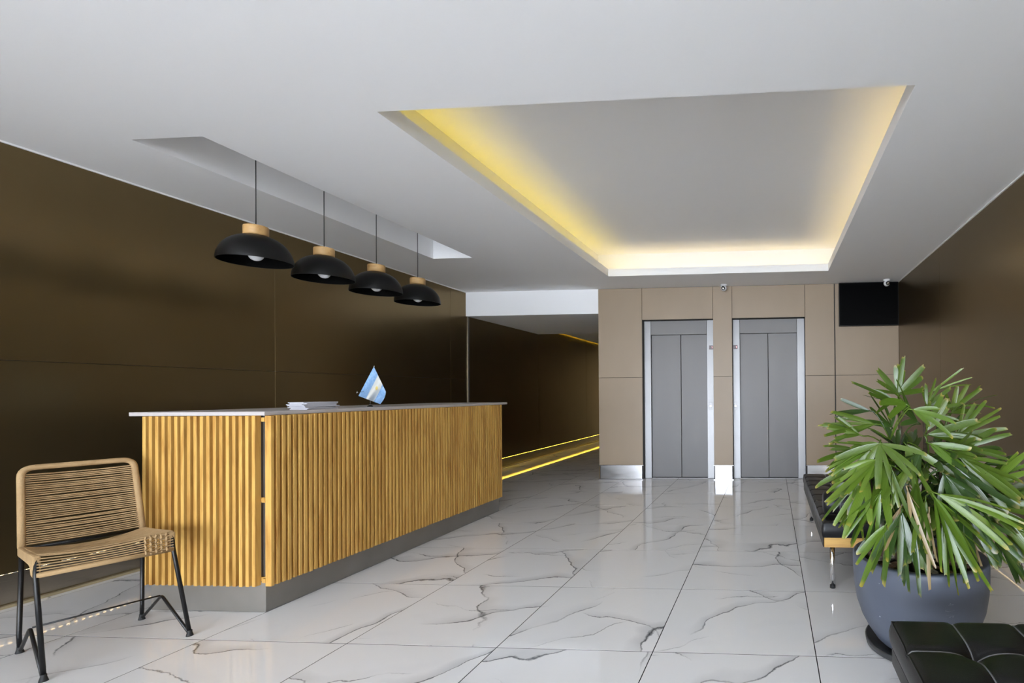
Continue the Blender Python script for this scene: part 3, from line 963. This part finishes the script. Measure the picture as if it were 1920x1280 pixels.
rr = random.Random(77)
for i in range(70):
    src = chip[rr.choice((0, 0, 1, 1, 1, 2))]
    o = chip[i] if i < 3 else link('chip', src.data, pot)
    o.name = 'bark_chip' if o.data.materials[0] is BARK else 'pebble'
    a = rr.uniform(0, 2 * pi); r = .255 * math.sqrt(rr.uniform(.05, .93))
    o.location = (r * cos(a), r * sin(a), .397 + rr.uniform(0, .010)); o.rotation_euler = (rr.uniform(-.5, .5), rr.uniform(-.5, .5), rr.uniform(0, 6.3))

palm = thing('lady_palm', 'bushy green fan palm growing in the grey planter', 'plant', (PX, PY, .38))
PO = Vector((PX, PY, .38))
canes = []
rk = random.Random(41)
for (x, y, h, lx, ly) in ((-.09, .02, .60, -.03, .02), (.01, -.02, .52, .02, -.05), (.10, .03, .66, .05, .03), (-.02, .10, .78, -.03, .05), (.15, -.06, .48, .10, -.06), (-.16, -.05, .44, -.09, -.05), (.06, .13, .72, .03, .06), (-.04, -.11, .40, -.03, -.09)):
    p0, p1 = Vector((x, y, .0)), Vector((x + lx, y + ly, h))
    pts = [p0.lerp(p1, t) + Vector((rk.uniform(-.006, .006), rk.uniform(-.006, .006), 0)) for t in (0, .2, .4, .6, .8, 1)]
    MB().tube(pts, [.014, .0135, .013, .0125, .011, .007], 10).build('cane', CANE, palm)
    canes.append((p0, p1))


def fan_leaf(hub, d, nrm, n, spread, L_, Wd, droop, mat, rnd):
    """hub in palm space; d = middle blade, nrm = face of the fan"""
    d = d.normalized(); nrm = (nrm - d * nrm.dot(d))
    nrm = nrm.normalized() if nrm.length > 1e-4 else d.orthogonal().normalized()
    s = d.cross(nrm)
    b = MB(); K = 9
    prof = [.30, .62, .86, .97, 1.0, .98, .93, .80, .58]
    for i in range(n):
        a = (0 if n == 1 else (i / (n - 1) * 2 - 1)) * spread + rnd.uniform(-.13, .13)
        bd = (d * cos(a) + s * sin(a)).normalized()
        le = L_ * (1 - .22 * (a / max(spread, .1)) ** 2) * rnd.uniform(.74, 1.12)
        wd = Wd * rnd.uniform(.55, 1.05); dr = droop * rnd.uniform(.7, 1.35)
        lift_ = nrm * rnd.uniform(-.28, .28)
        sd = bd.cross(nrm).normalized(); tw = rnd.uniform(-.8, .8)
        sd = sd * cos(tw) + nrm * sin(tw); nn = sd.cross(bd)
        v, uv = [], []
        for k_ in range(K):
            t = k_ / (K - 1)
            c = hub + (bd + lift_ * t) * (le * t) - Vector((0, 0, 1)) * (dr * le * t ** 2.1)
            w = wd * prof[k_] * .5
            for e, u in ((-1, 0.), (0, .5), (1, 1.)):
                dz = nn * (-.22 * w if e == 0 else 0.)
                tipx = bd * (rnd.uniform(-.010, .006) if k_ == K - 1 else 0)
                v.append(c + sd * (w * e) + dz + tipx); uv.append((u, t))
        f = []
        for k_ in range(K - 1):
            for e in (0, 1):
                q = k_ * 3 + e; f.append((q, q + 1, q + 4, q + 3))
        b.add(v, f, True, uv)
    # petiole back to the nearest cane
    best = None
    for p0, p1 in canes:
        for t in (.45, .6, .75, .9, 1.):
            c = p0.lerp(p1, t); dist = (c - hub).length + max(0, c.z - hub.z + .05) * 3
            if best is None or dist < best[0]: best = (dist, c)
    c = best[1]; mid = (c + hub) / 2 + Vector((0, 0, .05)); q = hub - d * .02
    pts = [(c * (1 - t) + mid * t) * (1 - t) + (mid * (1 - t) + q * t) * t for t in (0, .2, .4, .6, .8)] + [q, hub + d * .004]
    m0 = len(b.f); b.tube(pts, [.0042, .0036, .0032, .003, .003, .0032, .003], 6)
    for i in range(m0, len(b.f)): b.uv[i] = [(.25, .2)] * len(b.f[i])
    return b.build('fan_leaf', mat, palm)


def imgdir(ang, tow):
    a, t = radians(ang), radians(tow)
    return Vector((cos(a) * cos(t), -sin(t), sin(a) * cos(t)))


rl = random.Random(12)
# hub pixel, depth, image angle, tilt towards the viewer, blades, half spread, length, width, droop, material
SPEC = [
    (1684, 738, 2.56, 90, 5, 8, 82, .185, .034, .02, LEAF), (1676, 752, 2.48, 165, 20, 5, 30, .245, .030, .10, LEAF),
    (1700, 758, 2.44, 150, 25, 4, 40, .200, .036, .16, LEAFY), (1738, 760, 2.58, 62, 0, 6, 42, .165, .024, .02, LEAF),
    (1712, 768, 2.40, -14, 25, 4, 28, .190, .030, .20, LEAFY), (1785, 772, 2.62, 62, 0, 7, 55, .185, .030, .06, LEAF),
    (1738, 806, 2.46, 66, 5, 4, 22, .175, .036, .02, LEAF), (1795, 818, 2.56, 44, 5, 6, 30, .265, .032, .05, LEAF),
    (1740, 815, 2.42, 8, 15, 4, 18, .30, .042, .10, LEAF), (1640, 795, 2.50, 178, 10, 6, 24, .265, .026, .08, LEAF),
    (1650, 832, 2.30, -108, 28, 9, 92, .225, .034, .14, LEAF), (1648, 836, 2.36, 196, 15, 6, 35, .240, .032, .16, LEAFY),
    (1658, 868, 2.30, -103, 18, 6, 40, .255, .040, .10, LEAFY), (1624, 876, 2.36, 196, 15, 6, 32, .225, .032, .16, LEAF),
    (1625, 895, 2.30, -128, 15, 6, 42, .235, .034, .16, LEAFY), (1608, 930, 2.34, -104, 10, 6, 30, .20, .024, .10, LEAF),
    (1745, 832, 2.34, -20, 22, 5, 26, .225, .036, .14, LEAFY), (1700, 835, 2.34, -50, 20, 5, 36, .240, .030, .16, LEAF),
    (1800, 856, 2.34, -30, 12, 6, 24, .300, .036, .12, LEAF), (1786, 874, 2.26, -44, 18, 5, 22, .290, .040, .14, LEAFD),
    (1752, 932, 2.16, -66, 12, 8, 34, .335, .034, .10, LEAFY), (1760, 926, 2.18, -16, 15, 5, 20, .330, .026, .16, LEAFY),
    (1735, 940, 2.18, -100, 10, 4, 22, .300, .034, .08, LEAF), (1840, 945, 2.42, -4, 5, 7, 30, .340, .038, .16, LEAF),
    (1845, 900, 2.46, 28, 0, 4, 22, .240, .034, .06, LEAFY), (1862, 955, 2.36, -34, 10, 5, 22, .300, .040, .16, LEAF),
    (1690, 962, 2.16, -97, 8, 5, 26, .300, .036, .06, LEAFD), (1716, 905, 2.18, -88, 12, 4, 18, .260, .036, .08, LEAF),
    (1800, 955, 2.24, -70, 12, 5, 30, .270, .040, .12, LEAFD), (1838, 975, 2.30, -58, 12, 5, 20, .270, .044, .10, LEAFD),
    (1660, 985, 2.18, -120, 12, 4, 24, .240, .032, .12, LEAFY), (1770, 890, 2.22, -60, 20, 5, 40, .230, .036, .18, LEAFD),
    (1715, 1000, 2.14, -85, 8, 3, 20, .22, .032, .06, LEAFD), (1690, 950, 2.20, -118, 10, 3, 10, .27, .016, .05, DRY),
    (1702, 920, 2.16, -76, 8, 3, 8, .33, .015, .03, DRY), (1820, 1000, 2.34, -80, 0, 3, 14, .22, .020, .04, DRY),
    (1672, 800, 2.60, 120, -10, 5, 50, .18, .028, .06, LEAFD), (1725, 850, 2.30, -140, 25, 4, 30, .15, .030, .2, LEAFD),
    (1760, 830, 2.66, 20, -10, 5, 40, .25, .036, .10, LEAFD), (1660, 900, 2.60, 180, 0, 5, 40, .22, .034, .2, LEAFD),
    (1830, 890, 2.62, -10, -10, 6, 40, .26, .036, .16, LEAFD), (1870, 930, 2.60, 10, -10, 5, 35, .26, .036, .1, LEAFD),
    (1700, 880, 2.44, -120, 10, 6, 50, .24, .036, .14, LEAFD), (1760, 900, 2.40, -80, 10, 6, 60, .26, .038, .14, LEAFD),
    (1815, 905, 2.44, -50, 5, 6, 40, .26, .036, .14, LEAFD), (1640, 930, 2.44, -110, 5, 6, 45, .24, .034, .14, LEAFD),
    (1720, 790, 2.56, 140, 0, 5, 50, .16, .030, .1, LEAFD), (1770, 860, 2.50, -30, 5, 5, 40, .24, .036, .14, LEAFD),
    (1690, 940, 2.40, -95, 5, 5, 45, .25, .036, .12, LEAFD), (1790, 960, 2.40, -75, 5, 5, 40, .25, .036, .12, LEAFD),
    (1610, 845, 2.44, 186, 8, 6, 26, .19, .026, .14, LEAF), (1612, 815, 2.46, 160, 8, 5, 22, .20, .026, .05, LEAF),
    (1630, 770, 2.56, 172, 0, 4, 18, .19, .022, .10, LEAFD), (1806, 840, 2.40, 10, 10, 4, 20, .24, .030, .06, LEAF),
    (1880, 990, 2.44, -50, 0, 4, 22, .26, .044, .12, LEAF), (1850, 870, 2.50, 8, 0, 4, 16, .18, .026, .1, LEAFD),
    (1735, 780, 2.50, 20, 10, 4, 26, .20, .026, .14, LEAF), (1640, 862, 2.28, 215, 15, 5, 26, .25, .036, .12, LEAFY),
]
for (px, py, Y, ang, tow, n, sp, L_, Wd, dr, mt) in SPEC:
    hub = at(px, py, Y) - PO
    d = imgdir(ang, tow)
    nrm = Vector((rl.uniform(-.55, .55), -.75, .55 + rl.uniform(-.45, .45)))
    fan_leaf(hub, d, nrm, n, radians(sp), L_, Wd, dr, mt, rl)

rf = random.Random(99)
for i in range(52):
    az = rf.uniform(0, 2 * pi); el = rf.uniform(-.5, .9)
    o_ = Vector((cos(az) * cos(el), sin(az) * cos(el), sin(el)))
    hub = Vector((.03, .02, .36)) + Vector((o_.x * .24, o_.y * .20, o_.z * .30)) * rf.uniform(.55, 1.0)
    d = Vector((o_.x, o_.y * .8, o_.z * .6 - .15 + rf.uniform(-.3, .3)))
    nrm = Vector((rf.uniform(-.6, .6), -.4 + rf.uniform(-.5, .4), .8))
    fan_leaf(hub, d, nrm, rf.randint(4, 6), radians(rf.uniform(24, 55)), rf.uniform(.17, .27), rf.uniform(.028, .042), rf.uniform(.1, .28), rf.choice((LEAF, LEAFD, LEAFD)), rf)
# long blades that reach past the frame and above the crown
for (px, py, Y, ang, tow, n, sp, L_, Wd, dr, mt) in [
    (1745, 735, 2.60, 28, 0, 3, 14, .26, .014, .10, LEAFY), (1800, 762, 2.62, 25, 0, 3, 22, .22, .018, .14, LEAF),
    (1690, 725, 2.58, 88, 0, 2, 9, .17, .026, .0, LEAFY), (1858, 905, 2.40, 40, 5, 3, 18, .25, .034, .05, LEAFY),
    (1850, 935, 2.36, 8, 5, 4, 16, .34, .040, .12, LEAF), (1876, 975, 2.34, -20, 5, 4, 18, .30, .042, .14, LEAF),
    (1590, 800, 2.50, 172, 5, 3, 12, .16, .016, .10, LEAF), (1600, 858, 2.40, 190, 8, 4, 20, .17, .022, .2, LEAFY)]:
    fan_leaf(at(px, py, Y) - PO, imgdir(ang, tow), Vector((rl.uniform(-.5, .5), -.7, .6)), n, radians(sp), L_, Wd, dr, mt, rl)

for (px, py, Y, ang, tow, n, sp, L_, Wd, dr, mt) in [
    (1668, 985, 2.22, -112, 8, 4, 22, .22, .026, .08, LEAF), (1700, 1005, 2.20, -92, 6, 3, 14, .19, .030, .05, LEAFD),
    (1728, 985, 2.18, -104, 6, 4, 20, .22, .026, .06, LEAF), (1768, 970, 2.16, -78, 8, 5, 20, .27, .026, .06, LEAFY),
    (1790, 985, 2.18, -60, 8, 5, 18, .25, .026, .08, LEAFY), (1820, 965, 2.22, -48, 8, 5, 20, .27, .032, .10, LEAFD),
    (1650, 925, 2.24, -122, 10, 5, 26, .25, .026, .10, LEAFY), (1608, 905, 2.30, -150, 8, 5, 26, .20, .024, .16, LEAF),
    (1710, 870, 2.24, -96, 15, 5, 45, .23, .032, .12, LEAF), (1672, 880, 2.22, -76, 15, 4, 24, .24, .030, .12, LEAF),
    (1742, 960, 2.16, -96, 6, 3, 12, .28, .016, .03, DRY), (1870, 1000, 2.36, -64, 4, 4, 20, .22, .034, .08, LEAFD)]:
    fan_leaf(at(px, py, Y) - PO, imgdir(ang, tow), Vector((rl.uniform(-.4, .4), -.75, .5)), n, radians(sp), L_, Wd, dr, mt, rl)
